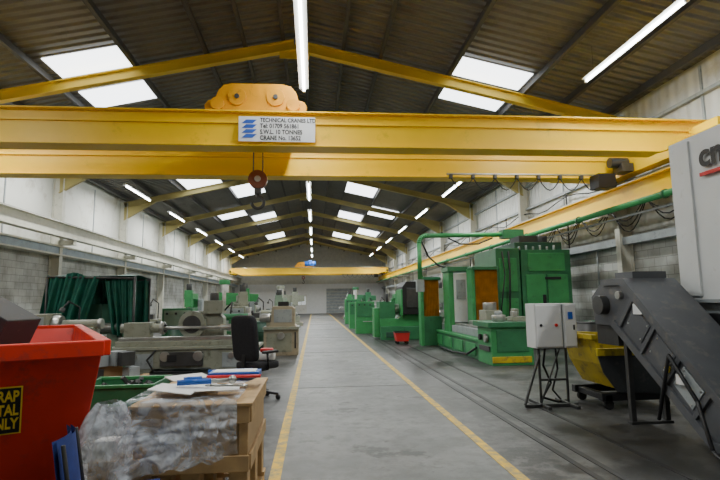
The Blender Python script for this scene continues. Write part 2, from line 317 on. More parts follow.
# ---------------------------------------------------------------- bridge crane
def crane(Y,full=True):
    g=2.3
    b=B("bridge_crane",(0,Y,0)); z0,z1=4.46,5.16
    xa,xb=XL+.55,8.15
    for yy in (0,g):
        b.prism([(xa,z0+.35),(xa+1.0,z0+.02),(xb-1.0,z0+.02),(xb,z0+.3),(xb,z1-.02),(xa,z1-.02)],'y',yy-.13,yy+.13,YEL)
        b.box(xa,xb+.15,yy-.24,yy+.24,z1-.03,z1,YEL)
        b.box(xa+1.0,xb-1.0,yy-.22,yy+.22,z0,z0+.03,YEL)
        b.box(xa,xb,yy-.03,yy+.03,z1,z1+.05,STEEL)
        b.box(xa+.2,xb-.2,yy-.17,yy-.13,z1-.24,z1-.20,YEL)
    for x in (xa+.1,8.0):
        b.box(x-.16,x+.16,-.9,g+.9,4.55,4.98,YEL)
        for yy in (-.6,g+.6):
            b.cyl((x-.06,yy,4.55),(x+.06,yy,4.55),.15,DSTEEL,18)
        for yy in (-.98,g+.9): b.box(x-.08,x+.08,yy,yy+.08,4.65,4.85,BLK)
        b.cyl((x-.25,g-.45,4.8),(x-.7,g-.45,4.8),.13,DSTEEL)
        b.box(x-.5,x-.2,g-.65,g-.25,4.55,4.75,DSTEEL)
    b.box(6.2,7.8,g+.13,g+.5,4.5,4.56,YEL)
    b.box(6.9,7.35,g-.6,g-.2,4.15,4.5,BLK)
    n=7
    for k in range(n):
        xs=3.3+k*.55
        pts=[(xs+.55*t/6,g-.35,4.42-.30*math.sin(math.pi*t/6)) for t in range(7)]
        b.tube(pts,.014,BLK,6); b.box(xs-.04,xs+.04,g-.4,g-.3,4.40,4.50,DSTEEL)
    b.box(3.2,7.3,g-.38,g-.32,4.49,4.53,STEEL)
    # trolley
    zt=z1+.06
    prof=[(-2.22,zt+.03),(-.05,zt+.03),(-.02,zt+.12),(-.08,zt+.22),(-.20,zt+.25),(-.26,zt+.42),(-.38,zt+.54),(-.58,zt+.58),(-1.66,zt+.58),(-1.84,zt+.54),(-1.95,zt+.42),(-2.02,zt+.25),(-2.16,zt+.22),(-2.24,zt+.12)]
    prof=[(-1.13+(x+1.13)*.9,z) for x,z in prof]
    for yy in (.0,g-.1): b.prism(prof,'y',yy,yy+.1,ORG)
    b.box(-1.8,-.45,.1,g-.1,zt+.15,zt+.3,ORG)
    b.cyl((-1.15,.2,zt+.33),(-1.15,g-.2,zt+.33),.26,DSTEEL,20)
    for yy in (-.05,g+.05):
        for xx in (-1.87,-.4): b.cyl((xx,yy-.04,zt+.13),(xx,yy+.04,zt+.13),.13,ORG,18)
    for xx in (-1.5,-.75): b.cyl((xx,-.03,zt+.3),(xx,.0,zt+.3),.18,ORG,20)
    for xx in (-1.5,-.75): b.cyl((xx,-.06,zt+.3),(xx,-.03,zt+.3),.05,DSTEEL,12)
    b.box(-1.6,-.65,.3,.9,zt+.3,zt+.54,ORG)
    # hook block and ropes
    yc=1.1; hx=-1.2
    for dx in (-.1,.1): 
        for dy in (-.04,.04): b.cyl((hx+dx,yc+dy,4.1),(hx+dx,yc+dy,zt+.3),.011,DSTEEL,6)
    b.cyl((hx,yc-.09,4.12),(hx,yc+.09,4.12),.20,DRED,24)
    b.cyl((hx,yc-.11,4.12),(hx,yc+.11,4.12),.07,STEEL,12)
    b.box(hx-.07,hx+.07,yc-.07,yc+.07,3.8,4.0,DSTEEL)
    pts=[Vector((hx,yc,3.82))]+[Vector((hx+.13*math.sin(t),yc,3.62+.13*math.cos(t))) for t in [i*math.pi/8 for i in range(0,13)]]
    b.tube(pts,.035,DSTEEL,8)
    o=b.finish(.006)
    return o
c1=crane(9.62)
sg=B("crane_sign_plate",(0,0,0)); sg.box(-1.42,.03,-.275,-.262,4.53,5.02,WHT)
for k in range(4): sg.prism([(-1.36+.0,4.60+k*.095),(-1.16,4.60+k*.095),(-1.08,4.67+k*.095),(-1.28,4.67+k*.095)],'y',-.285,-.275,BLUP)
so=sg.finish(); so.parent=c1
for i,tx in enumerate(("TECHNICAL CRANES LTD","Tel: 01709 561861","S.W.L. 10 TONNES","CRANE No. 13652")):
    t=text("sign_text_%d"%(i+1),tx,(.112,.12,.12,.12)[i],(-1.02,-.28,4.915-i*.118),(math.pi/2,0,0),BLK,c1,bold=.003)
    t.scale=(.82,1,1)
c2=crane(55.5)
b=B("electric_hoist"); b.cyl((-.6,0,.25),(.6,0,.25),.25,BLUE,18); b.box(-.4,.4,-.25,.25,.0,.15,BLUE); b.box(-.2,.2,-.35,.3,.2,.6,BLUE)
o=b.finish(.01); o.parent=c2; o.location=(-.4,-.9,5.3)
# ---------------------------------------------------------------- left foreground: skip
b=B("waste_skip",(-1.5,3.8,0),0)
ux=Vector((-.89,-.45,0)).normalized(); uy=Vector((-.45,.89,0)).normalized()
W,Ln,Ht=1.75,3.4,1.22
def sp(x,y,z): return ux*x+uy*y+Vector((0,0,z))
IN=.42
top=[(0,0),(W,0),(W,Ln),(0,Ln)]; bot=[(.14,IN),(W-.14,IN),(W-.14,Ln-IN),(.14,Ln-IN)]
vo=[sp(*t,Ht) for t in top]+[sp(*t,.03) for t in bot]
vi=[sp(x+(.04 if x<1 else -.04),y+(.04 if y<1.5 else -.04),Ht) for x,y in top]+[sp(x+(.04 if x<1 else -.04),y+(.04 if y<1.5 else -.04),.11) for x,y in bot]
b.poly(vo+vi,[(0,1,5,4),(1,2,6,5),(2,3,7,6),(3,0,4,7),(4,5,6,7),
  (8,12,13,9),(9,13,14,10),(10,14,15,11),(11,15,12,8),(12,15,14,13),(0,8,9,1),(1,9,10,2),(2,10,11,3),(3,11,8,0)],RED)
for a,c in ((0,1),(1,2),(2,3),(3,0)):
    b.bar(vo[a],vo[c],.09,.11,RED,off=-.03)
b.bar(sp(1.3,-.005,Ht-.1),sp(1.3,IN,.1),.08,.06,RED,up=(0,0,1))
for y in (1.4,2.0):
    b.bar(sp(-.02,y,Ht-.08),sp(.08,y,.5),.06,.09,RED)
b.bar(vo[4],vo[5],.08,.06,DRED); b.bar(vo[4],vo[7],.08,.06,DRED)
dn=(sp(0,IN,.03)-sp(0,0,Ht)).normalized()
nrm=ux.cross(dn).normalized()
def spt(x,t,off): return sp(x,0,Ht)+dn*t+nrm*off
b.poly([spt(.47,.27,.012),spt(1.06,.27,.012),spt(1.06,.62,.012),spt(.47,.62,.012)],[(0,1,2,3)],SIGNY)
b.poly([spt(.48,.28,.014),spt(1.05,.28,.014),spt(1.05,.61,.014),spt(.48,.61,.014)],[(0,1,2,3)],BLK)
skip=b.finish(.008,recalc=False)
R=Matrix((-ux,-dn,nrm)).transposed().to_4x4()
for i,tx in enumerate(("SCRAP","METAL","ONLY")):
    t=text("skip_sign_text_%d"%i,tx,.11,(0,0,0),(0,0,0),SIGNY,None,align='RIGHT',bold=.003)
    t.matrix_world=Matrix.Translation(spt(.49,.375+.1*i,.018)+Vector((-1.5,3.8,0)))@R@Matrix.Diagonal((.62,1,1,1))
    adopt(t,skip)
b=B("scrap_steel_hopper",(0,0,0))
b.prism([(-4.6,.75),(-3.1,.75),(-2.85,1.36),(-3.2,1.56),(-3.75,1.82),(-4.6,1.95)],'y',5.0,5.6,HGREY)
b.prism([(-4.5,1.0),(-3.3,1.0),(-3.1,1.33),(-3.5,1.52),(-4.5,1.8)],'y',4.97,5.0,BLK)
o=b.finish(.01); adopt(o,skip)
# ---------------------------------------------------------------- packing crate table
cr=B("packing_crate",(-.79,3.95,0)); b=cr
b.box(-.36,.36,-.5,.5,.42,.83,CARD)
for x in (-.36,.30): b.box(x,x+.06,-.52,-.5,.42,.83,WOOD)
b.box(-.37,.37,-.54,-.52,.72,.83,WOOD); b.box(-.37,.37,-.54,-.52,.42,.52,WOOD)
b.box(.36,.38,-.5,.5,.72,.83,WOOD); b.box(.36,.38,-.5,.5,.42,.52,WOOD)
b.box(-.39,.39,-.55,.55,.83,.85,WOOD)
for x in (-.3,0,.3):
    for y in (-.45,0,.45): b.box(x-.06,x+.06,y-.07,y+.07,.12,.42,WOOD)
for y in (-.45,0,.45): b.box(-.38,.38,y-.06,y+.06,.09,.12,WOOD)
for x in (-.32,0,.32): b.box(x-.05,x+.05,-.52,.52,0,.09,WOOD)
crate=b.finish(.004)
def rg(x,y,z,f):
    return 1-2*abs(noise.noise(Vector((x*f,y*f,z*f))))
def fs(u,v):
    q=noise.noise(Vector((u*2,v*2,9)))
    w=(rg(u+.3*q,v*.25,.3,4.2)*.6+rg(u*.6+v,v-u*.4,4.1,6)*.35+rg(u,v,8.3,17)*.10)
    x=-.43+.72*u
    if v<.22: return (x+.01*w,.40-.39*v/.22,.868+.010*w)
    t=(v-.22)/.78
    ed=.10*noise.noise(Vector((u*5,0,1)))
    return (x*(1+.10*t)-.03*t+.025*w*t, -.02-.08*t**.6+.040*w*min(1,t*3), .872-(.50+ed)*t*(1-.35*u)+.004*w)
b=B("polythene_sheet",(-.79,3.43,0)); b.grid(fs,90,90,PLAS)
def fs2(u,v):
    p=fs(u*.8+.1,.3+v*.6); w=rg(u,v*.5,2.2,5)
    return (p[0]-.03,p[1]-.03-.03*w,p[2]-.05)
b.grid(fs2,60,60,PLAS)
o=b.finish(recalc=False); adopt(o,crate)
b=B("drawing_papers",(-.79,3.9,.89)) 
b.obox((-.12,-.1,.012),(.42,.3,.004),(0.02,0,.3),PAPER); b.obox((.1,.15,.02),(.42,.3,.004),(0,.03,-.25),PAPER); b.obox((.12,-.25,.02),(.3,.21,.003),(0,0,.1),PAPER)
b.obox((-.2,.25,.03),(.3,.21,.006),(0.05,0,.6),PAPER); b.obox((-.15,-.3,.03),(.3,.2,.006),(0.05,0.1,-.2),PAPER)
o=b.finish(); adopt(o,crate)
b=B("torque_wrench",(-.72,3.68,.955)); b.cyl((-.22,-.05,0),(.12,.03,.0),.014,STEEL); b.cyl((-.22,-.05,0),(.0,.0,0),.02,BLUE); b.ball((.14,.035,0),.03,STEEL); o=b.finish(); adopt(o,crate)
b=B("screwdriver",(-.95,3.85,.945)); b.cyl((0,0,0),(.12,.04,0),.017,BLUE); b.cyl((.12,.04,0),(.3,.1,0),.005,STEEL); o=b.finish(); adopt(o,crate)
b=B("spanner",(-.6,3.6,.935)); b.cyl((-.12,.02,0),(.1,-.02,0),.009,STEEL); b.ball((.12,-.02,0),.024,STEEL,8,(1,1,.4)); b.ball((-.13,.02,0),.02,STEEL,8,(1,1,.4)); o=b.finish(); adopt(o,crate)
b=B("tool_case",(-.60,4.05,.93)); b.box(-.2,.18,-.1,.1,0,.04,BLUE); b.box(-.17,.15,-.08,.08,.04,.046,PAPER); b.cyl((-.2,-.14,.02),(.2,-.16,.02),.012,REDP); b.cyl((-.25,.16,.02),(.1,.2,.02),.014,BLUE); o=b.finish(.008); adopt(o,crate)
# blue chair
b=B("stacking_chair",(-1.06,3.0,0),math.radians(106))
b.box(-.2,.2,-.2,.2,.42,.46,DBLUE)
def cb(u,v):
    x=-.2+.4*u; return (x,.2+.04*v-.05*(1-(x/.2)**2)+.05,.55+.27*v)
b.grid(cb,12,6,DBLUE); b.grid(lambda u,v:(cb(u,v)[0],cb(u,v)[1]+.02,cb(u,v)[2]),12,6,DBLUE)
for x in (-.2,.2):
    b.tube([(x,-.2,0),(x,-.18,.42),(x,.2,.42),(x,.26,.80)],.011,DSTEEL); b.tube([(x,.24,0),(x,.16,.42)],.011,DSTEEL)
chair=b.finish(.004,recalc=False)
b=B("polythene_bag",(-1.46,3.84,0))
def fb(u,v):
    a=2*math.pi*u; r=.19*(max(0,math.sin(math.pi*min(1,v*.80+.18)))**.5)+.02
    w=rg(math.cos(a),math.sin(a),v*1.5,1.8)*.7+rg(math.cos(a),math.sin(a),v*4,3.3)*.3
    return (r*math.cos(a)*(.92+.22*w),r*math.sin(a)*(.92+.22*w),.80*v+.01*w)
b.grid(fb,72,60,PLAS2); b.box(-.09,.09,-.09,.09,.02,.42,CARD); b.box(-.07,.08,-.07,.07,.42,.55,PAPER); o=b.finish(recalc=False)
# green stillage
b=B("steel_stillage",(-2.65,7.5,0))
for x0,x1,y0,y1 in ((-.5,.5,-.42,-.39),(-.5,.5,.39,.42),(-.5,-.47,-.42,.42),(.47,.5,-.42,.42)): b.box(x0,x1,y0,y1,.1,.42,GRN)
b.box(-.5,.5,-.42,.42,.1,.13,GRN); b.box(-.52,.52,-.44,-.38,.39,.43,GRN2); b.box(-.52,.52,.38,.44,.39,.43,GRN2)
for x in (-.44,.44):
    for y in (-.36,.36): b.box(x-.05,x+.05,y-.05,y+.05,0,.1,GRN)
for q in range(14): b.obox((random.uniform(-.36,.36),random.uniform(-.3,.3),random.uniform(.3,.4)),(.25,.06,.05),(random.random(),random.random(),random.random()*3),DSTEEL)
b.finish(.004)
# office chair
def pill(cx,cy,cz,sx,sy,sz,rot=(0,0,0)):
    M=Matrix.Translation((cx,cy,cz))@Euler(rot).to_matrix().to_4x4()
    def f(u,v):
        a=2*math.pi*u; t=math.pi*v
        c=lambda w:math.copysign(abs(math.cos(w))**.35,math.cos(w)); s_=lambda w:math.copysign(abs(math.sin(w))**.35,math.sin(w))
        return M@Vector((sx*c(a)*s_(t),sy*s_(a)*s_(t),sz*c(t)))
    return f
b=B("office_chair",(-.88,8.1,0),math.radians(50))
for k in range(5):
    a=k*2*math.pi/5+.3; d=Vector((math.cos(a),math.sin(a),0))
    b.bar(d*.04+Vector((0,0,.13)),d*.32+Vector((0,0,.085)),.05,.035,BLK)
    b.cyl(d*.32+Vector((-.02,0,.035)),d*.32+Vector((.02,0,.035)),.035,BLK,12); b.cyl(d*.32+Vector((0,0,.04)),d*.32+Vector((0,0,.09)),.012,DSTEEL,6)
b.cyl((0,0,.1),(0,0,.3),.035,BLK); b.cyl((0,0,.28),(0,0,.46),.02,STEEL)
b.box(-.12,.12,-.12,.12,.44,.48,BLK)
b.grid(pill(0,0,.53,.26,.26,.06),24,12,BLKF)
b.grid(pill(-.27,0,.95,.055,.26,.35,(0,-.12,0)),24,16,BLKF)
b.bar((-.1,0,.46),(-.3,0,.5),.07,.02,BLK); b.bar((-.3,0,.48),(-.28,0,.8),.07,.02,BLK,up=(1,0,0))
for y in (-.29,.29):
    b.tube([(-.05,y*.85,.48),(-.05,y,.5),(-.08,y,.72)],.018,BLK); b.grid(pill(-.02,y,.74,.16,.035,.022),12,8,BLK)
oc=b.finish()
b=B("folded_coverall",(-.76,8.14,.59)); b.grid(pill(0,0,.07,.15,.13,.07),16,10,PAPER); b.grid(pill(.02,-.05,.16,.1,.08,.03),16,10,REDP); o=b.finish(); adopt(o,oc)
# ---------------------------------------------------------------- left machines
def lathe(name,x,y,rot,L=3,m=GRN,m2=None,h=1.0,head=1.35):
    m2=m2 or m
    b=B(name,(x,y,0),rot)
    b.prism([(-L/2,0),(-L/2+.9,0),(-L/2+.8,h*.62),(-L/2,h*.62)],'y',-.35,.35,m)
    b.prism([(L/2-.7,0),(L/2,0),(L/2,h*.62),(L/2-.6,h*.62)],'y',-.33,.33,m)
    b.box(-L/2+.8,L/2-.6,-.25,.25,.12,.2,m2); b.box(-L/2+.6,L/2,-.3,.3,h*.62,h*.7,m)
    b.box(-L/2+.7,L/2,-.22,-.1,h*.7,h*.86,STEEL); b.box(-L/2+.7,L/2,.1,.22,h*.7,h*.86,STEEL)
    b.box(-L/2,-L/2+.85,-.33,.33,h*.62,head,m); b.box(-L/2+.05,-L/2+.8,-.345,-.33,h*.75,head-.06,m2)
    b.cyl((-L/2+.85,0,h*1.12),(-L/2+1.02,0,h*1.12),.2,STEEL,20); b.cyl((-L/2+1.02,0,h*1.12),(-L/2+1.1,0,h*1.12),.09,DSTEEL,12)
    cx=.1; b.box(cx-.3,cx+.3,-.42,.3,h*.86,h*.95,m); b.box(cx-.22,cx+.25,-.52,-.36,h*.5,h*.88,m); b.box(cx-.1,cx+.12,-.2,.1,h*.95,h*1.12,DSTEEL)
    b.cyl((cx-.12,-.52,h*.7),(cx-.12,-.58,h*.7),.11,STEEL,16); b.cyl((cx+.13,-.52,h*.78),(cx+.13,-.6,h*.78),.05,DSTEEL)
    b.box(L/2-.65,L/2-.15,-.18,.2,h*.86,h*1.05,m); b.cyl((L/2-.85,0,h*1.12),(L/2-.1,0,h*1.12),.1,m,16); b.cyl((L/2-1.0,0,h*1.12),(L/2-.85,0,h*1.12),.04,STEEL); b.cyl((L/2-.1,0,h*1.12),(L/2-.02,0,h*1.12),.12,STEEL)
    for q in range(3): b.cyl((-L/2+.15+.25*q,-.35,head-.15),(-L/2+.15+.25*q,-.4,head-.15),.035,BLK,10)
    b.cyl((-L/2+.3,-.4,h*.55),(L/2-.2,-.4,h*.55),.018,STEEL,8)
    b.tube([(cx+.2,.25,h*.95),(cx+.2,.3,h*1.5),(cx+.05,.1,h*1.65),(cx,-.05,h*1.5)],.02,BLK,8); b.cyl((cx,-.05,h*1.5),(cx-.02,-.08,h*1.42),.05,DSTEEL,10,.07)
    return b.finish(.012)
def mill(name,x,y,rot,m=GRN,h=1.9):
    b=B(name,(x,y,0),rot)
    b.box(-.45,.45,-.7,.5,0,.14,m); b.prism([(.5,.14),(-.05,.14),(.0,h*.75),(.05,h*.8),(.5,h*.8)],'x',-.3,.3,m)
    b.prism([(-.05,.3),(-.65,.55),(-.65,.8),(-.05,.8)],'x',-.22,.22,m); b.box(-.7,.7,-.6,-.25,.82,.93,STEEL); b.box(-.75,-.7,-.55,-.3,.83,.92,DSTEEL)
    b.cyl((-.75,-.42,.87),(-.85,-.42,.87),.1,STEEL,14); b.cyl((.75,-.42,.87),(.85,-.42,.87),.1,STEEL,14)
    b.box(-.2,.2,-.75,.45,h*.8,h*.93,m); b.box(-.17,.17,-.8,-.45,h*.62,h*1.0,m); b.cyl((0,-.62,h*1.0),(0,-.62,h*1.15),.13,DSTEEL,16)
    b.cyl((0,-.62,h*.52),(0,-.62,h*.62),.07,STEEL,14); b.cyl((-.12,-.66,.45),(-.12,-.72,.45),.09,STEEL,12)
    b.box(.3,.5,-.1,.3,.9,h*.8,GREYS)
    return b.finish(.012)
def radial(name,x,y,rot,m=GRN):
    b=B(name,(x,y,0),rot)
    b.box(-.5,1.3,-.45,.45,0,.2,m); b.cyl((-.1,0,.2),(-.1,0,2.3),.19,STEEL,20); b.cyl((-.1,0,.2),(-.1,0,.5),.27,m,20)
    b.prism([(-.35,1.35),(1.4,1.5),(1.4,1.85),(-.35,1.95)],'y',-.17,.17,m); b.box(.6,1.0,-.4,-.1,1.25,2.1,m); b.cyl((.8,-.25,.95),(.8,-.25,1.25),.06,STEEL)
    b.cyl((.8,-.25,2.1),(.8,-.25,2.35),.12,DSTEEL); b.cyl((-.1,0,2.3),(-.1,0,2.5),.24,m); b.box(.4,1.1,-.35,.35,.2,.6,m)
    return b.finish(.012)
b=B("cylindrical_grinder",(-2.8,11.75,0))
b.prism([(-1.55,0),(-.75,0),(-.65,.1),(.55,.1),(.65,0),(1.5,0),(1.5,.5),(-1.55,.5)],'y',-.4,.45,BEI)
b.box(-1.65,1.6,-.45,.5,.5,.56,BEI); b.box(-1.5,1.45,-.3,.1,.56,.68,BEI); b.box(-1.45,1.4,-.25,.05,.68,.76,STEEL)
b.box(-1.35,-.8,-.24,.06,.76,1.08,BEI); b.cyl((-1.45,-.09,.95),(-.6,-.09,.95),.1,BEI,18); b.cyl((-.6,-.09,.95),(-.52,-.09,.95),.14,STEEL,20); b.cyl((-.52,-.09,.95),(.7,-.09,.95),.035,STEEL)
for q in range(3):
    a=q*2.09; b.obox((-.49,-.09+.08*math.cos(a),.95+.08*math.sin(a)),(.06,.05,.05),(a,0,0),DSTEEL)
b.box(.95,1.35,-.22,.04,.76,1.05,BEI); b.cyl((.7,-.09,.95),(1.4,-.09,.95),.07,STEEL,14)
b.prism([(-.15,.56),(.75,.56),(.72,1.15),(.55,1.32),(.0,1.3),(-.12,1.1)],'y',.12,.5,BEI)
b.cyl((.05,-.02,1.02),(.05,.14,1.02),.30,BEI,28); b.cyl((.05,-.04,1.02),(.05,-.02,1.02),.2,DSTEEL,20)
b.box(.3,.72,.0,.45,1.25,1.55,BEI); b.cyl((.5,.2,1.45),(.5,.2,1.72),.1,DSTEEL)
for x in (-1.1,-.4,.3,1.0): b.cyl((x,-.4,.36),(x,-.47,.36),.11 if x<.5 else .07,STEEL,18)
for x in (-.95,1.1): b.box(x-.3,x+.3,-.415,-.4,.1,.42,GREYS)
b.box(-.5,.4,-.46,-.4,.15,.45,DSTEEL); b.box(-.35,-.15,-.48,-.46,.25,.4,BLK)
b.cyl((-1.5,-.3,.3),(-1.7,-.3,.3),.07,STEEL)
b.tube([(.7,.3,1.3),(.9,.2,1.5),(.9,.0,1.25)],.02,BLK); b.tube([(-.6,-.42,.5),(-.75,-.5,.3),(-.6,-.5,.05),(.2,-.5,.03)],.02,BLK)
b.finish(.015)
b=B("tool_grinder",(-.93,14.8,0))
b.prism([(-.48,0),(.48,0),(.48,.75),(.38,.85),(.38,1.3),(.3,1.37),(-.25,1.37),(-.3,.85),(-.48,.75)],'y',-.4,.4,TAN)
b.box(-.5,.5,-.5,.42,.72,.8,BEI); b.box(-.4,.3,-.41,-.4,.1,.62,BEI); b.box(-.2,.3,-.42,-.4,.92,1.28,GREYS); b.cyl((0,-.5,.55),(0,-.4,.55),.1,STEEL)
b.box(-.42,-.3,-.3,.3,.8,1.15,BEI); b.cyl((-.3,-.3,1.05),(-.6,-.3,1.05),.12,STEEL,16); b.box(-.1,.2,-.2,.2,1.37,1.5,BLK); b.cyl((.4,-.42,.2),(.4,-.42,.65),.02,BLK)
b.finish(.02)
lathe("centre_lathe",-3.1,15.3,0,2.5,GRN,PGRN,.95,1.35)
lathe("centre_lathe",-2.1,17.9,0,2.2,BEI,GREYS,1.0,1.35)
mill("milling_machine",-2.9,20.6,.2,BEI,1.9)
radial("radial_drill",-3.9,23.0,.1,GRN2)
mill("milling_machine",-1.6,25.0,-.1,PGRN,1.8)
lathe("centre_lathe",-2.6,28.0,0,2.8,BEI,GRN,1,1.4)
radial("radial_drill",-2.0,32,0,BEI)
lathe("centre_lathe",-5.9,18.6,.1,3,BEI,GREYS,1,1.4)
mill("milling_machine",-6.0,25.5,0,GRN2,2.1)
lathe("centre_lathe",-5.4,34,0,3,GRN2,GRN,1,1.5)
mill("milling_machine",-2.2,38,0,GRN,2.0)
mill("milling_machine",-3.2,45,0,BEI,2.0)
lathe("centre_lathe",-5.6,11.7,0,1.9,BEI,GREYS,.95,1.3)
def bench(name,x,y,rot,L=1.8,m=GREYS):
    b=B(name,(x,y,0),rot)
    b.box(-L/2,L/2,-.35,.35,.82,.88,WOOD)
    for sx in (-1,1):
        for sy in (-1,1): b.box(sx*(L/2-.05)-.03,sx*(L/2-.05)+.03,sy*.3-.03,sy*.3+.03,0,.82,m)
    b.box(-L/2+.1,L/2-.1,-.3,.3,.2,.23,m); b.box(-L/2+.08,-L/2+.55,-.33,.3,.45,.8,GREYS)
    for q in range(16):
        w=random.uniform(.06,.22); xx=random.uniform(-L/2+.15,L/2-.2); yy=random.uniform(-.25,.2); hh=random.uniform(.05,.34)
        mm=random.choice([DSTEEL,STEEL,GREYS,GRN,BLK,PAPER,RED,BLUE,CARD])
        if q%3: b.obox((xx,yy,.88+hh/2),(w,w*.8,hh),(0,0,random.random()*3),mm)
        else: b.cyl((xx,yy,.88),(xx,yy,.88+hh),w*.4,mm)
    for q in range(5):
        xx=-L/2+.3+q*(L-.6)/4; b.obox((xx,0,.23+.1),(.2,.3,.2),(0,0,random.random()),random.choice([DSTEEL,GREYS,CARD,RED]))
    b.box(L/2-.3,L/2-.12,-.4,-.1,.88,1.03,DSTEEL); b.box(L/2-.33,L/2-.08,-.45,-.41,.9,1.03,DSTEEL)
    b.finish(.005)
bench("workbench",-6.6,10.2,.15,2.2); bench("workbench",-7.6,16.5,1.57,2.4); bench("workbench",-8.3,9,1.57,2.4); bench("workbench",-4.9,8.9,.1,1.6)
def pallet(name,x,y,rot,kind):
    b=B(name,(x,y,0),rot)
    for yy in (-.45,0,.45): b.box(-.6,.6,yy-.05,yy+.05,0,.1,WOOD)
    for k in range(7): b.box(-.6+k*.18,-.6+k*.18+.12,-.5,.5,.1,.12,WOOD)
    if kind==0:
        for q in range(9):
            s=random.uniform(.2,.4); b.obox((random.uniform(-.35,.35),random.uniform(-.25,.25),.12+s/2+random.choice([0,.25])),(s,s,s),(0,0,random.random()),random.choice([CARD,GREYS,GRN,DSTEEL]))
    elif kind==1:
        for q in range(5): b.cyl((-.5,-.35+q*.17,.2),(.5,-.35+q*.17,.2),.075,STEEL)
        for q in range(4): b.cyl((-.5,-.27+q*.17,.34),(.5,-.27+q*.17,.34),.075,DSTEEL)
    b.finish(.004)
pallet("pallet_of_parts",-3.7,9.9,.3,0); pallet("pallet_of_parts",-5.6,16.3,.1,1); pallet("pallet_of_parts",-7.6,12.9,-.1,0); pallet("pallet_of_parts",-5.0,21.5,.1,0); pallet("pallet_of_parts",-6.9,7.6,.1,1)
def drum(x,y,m):
    b=B("oil_drum",(x,y,0)); b.cyl((0,0,0),(0,0,.88),.29,m,28)
    for z in (.02,.3,.58,.86): b.cyl((0,0,z-.012),(0,0,z+.012),.3,m,28)
    b.cyl((.15,0,.88),(.15,0,.9),.035,STEEL,10); b.finish()
drum(-3.35,13.1,DGRN); drum(-1.7,16.2,DGRN); drum(-4.3,17.3,DSTEEL); drum(6.9,12.4,DSTEEL); drum(7.5,12.9,DGRN)
# tarpaulin covered machine
b=B("tarpaulin_cover",(-5.6,13.4,0))
def tp(x0,x1,xb0,xb1,y,zt,zb,s):
    def f(u,v):
        x=(x0+(x1-x0)*u)*(1-v)+(xb0+(xb1-xb0)*u)*v
        return (x,y+.10*math.sin(u*26+s)*(0.3+v)+.05*math.sin(u*61+s),zt+(zb-zt)*v-.06*math.sin(u*math.pi*3)*(1-v)+.05*math.sin(u*17)*v)
    return f
b.grid(tp(-1.15,.15,-1.35,-.25,0,2.25,.85,0),50,12,TARP); b.grid(tp(.2,1.0,.45,1.0,.1,2.15,.7,2),40,12,TARP)
b.grid(tp(-1.15,1.0,-1.2,1.0,1.2,2.2,.6,4),60,12,TARP)
b.grid(lambda u,v:(-1.15+2.15*u,1.2*v,2.22+.05*math.sin(u*9)*math.sin(v*5)),20,10,TARP)
for x in (-1.15,1.0):
    for y in (0,1.2): b.cyl((x,y,0),(x,y,2.2),.03,DSTEEL)
b.tube([(-1.15,0,2.2),(1,0,2.15)],.03,DSTEEL); b.tube([(-1.15,1.2,2.2),(1,1.2,2.15)],.03,DSTEEL)
b.box(-.9,.8,.25,1.0,0,.8,PGRN); b.box(-.7,.1,.3,.9,.8,1.5,DGRN); b.cyl((-.9,.2,.9),(.8,.2,.9),.12,STEEL)
b.finish(recalc=False)
def cabinet(name,x,y,w,d,h,m):
    b=B(name,(x,y,0)); b.box(-d/2,d/2,-w/2,w/2,.05,h,m); b.box(-d/2+.03,d/2-.03,-w/2+.03,w/2-.03,0,.05,BLK)
    s=1 if x<0 else -1
    xx=s*d/2
    for k in (-1,1): b.box(min(xx,xx+s*.012),max(xx,xx+s*.012),k*w/4-w/4+.015,k*w/4+w/4-.015,.09,h-.04,m)
    for k in (-1,1): b.box(min(xx,xx+s*.04),max(xx,xx+s*.04),k*.04-.01,k*.04+.01,h*.5,h*.5+.15,BLK)
    b.finish(.006)
cabinet("steel_cupboard",-8.9,11.2,1.0,.5,1.9,GREYS); cabinet("steel_cupboard",-8.9,20.6,1.0,.5,1.9,BAND); cabinet("steel_cupboard",-8.9,23.4,1.2,.5,1.9,GREYS); cabinet("steel_cupboard",-8.9,14.2,1.0,.5,1.9,DGRN)
# ---------------------------------------------------------------- right machines
mc=B("machining_centre",(0,0,0)); b=mc
b.box(4.05,5.3,12.2,17,0,.45,GRN); b.box(4.0,5.35,12.15,17.05,.45,.52,GRN2)
b.box(4.2,5.1,12.4,16.8,.52,.72,GREYS); b.box(4.3,4.5,12.5,16.7,.72,.78,STEEL); b.box(4.8,5.0,12.5,16.7,.72,.78,STEEL)
b.prism([(3.98,0),(4.95,0),(4.95,.85),(3.98,.85)],'y',11.15,12.1,GRN2)
b.box(3.9,5.05,11.08,12.2,.85,.97,GRN); b.box(3.98,4.9,11.13,11.15,.06,.2,OLIVE); b.box(4.1,4.85,11.13,11.15,.3,.8,GRN)
b.cyl((4.3,11.5,.97),(4.3,11.5,1.12),.16,STEEL,24); b.cyl((4.3,11.5,1.12),(4.3,11.5,1.2),.09,GREYS,20); b.box(4.55,4.9,11.3,11.6,.97,1.08,BEI); b.box(4.6,4.7,11.35,11.55,1.08,1.2,STEEL)
b.prism([(4.5,.97),(4.9,.97),(4.9,1.25),(4.8,1.25),(4.8,1.05),(4.5,1.05)],'y',11.75,12.0,BEI)
b.cyl((3.97,11.4,.6),(3.90,11.4,.6),.1,STEEL,18); b.cyl((3.97,11.8,.6),(3.90,11.8,.6),.07,BLK,18); b.box(3.95,3.985,11.25,11.95,.3,.42,DSTEEL)
b.box(5.42,6.15,14.5,16.5,0,3.0,GRN); b.box(6.2,7.75,14.5,16.6,.12,2.95,GRN); b.box(6.2,7.75,14.6,16.5,0,.12,DGRN)
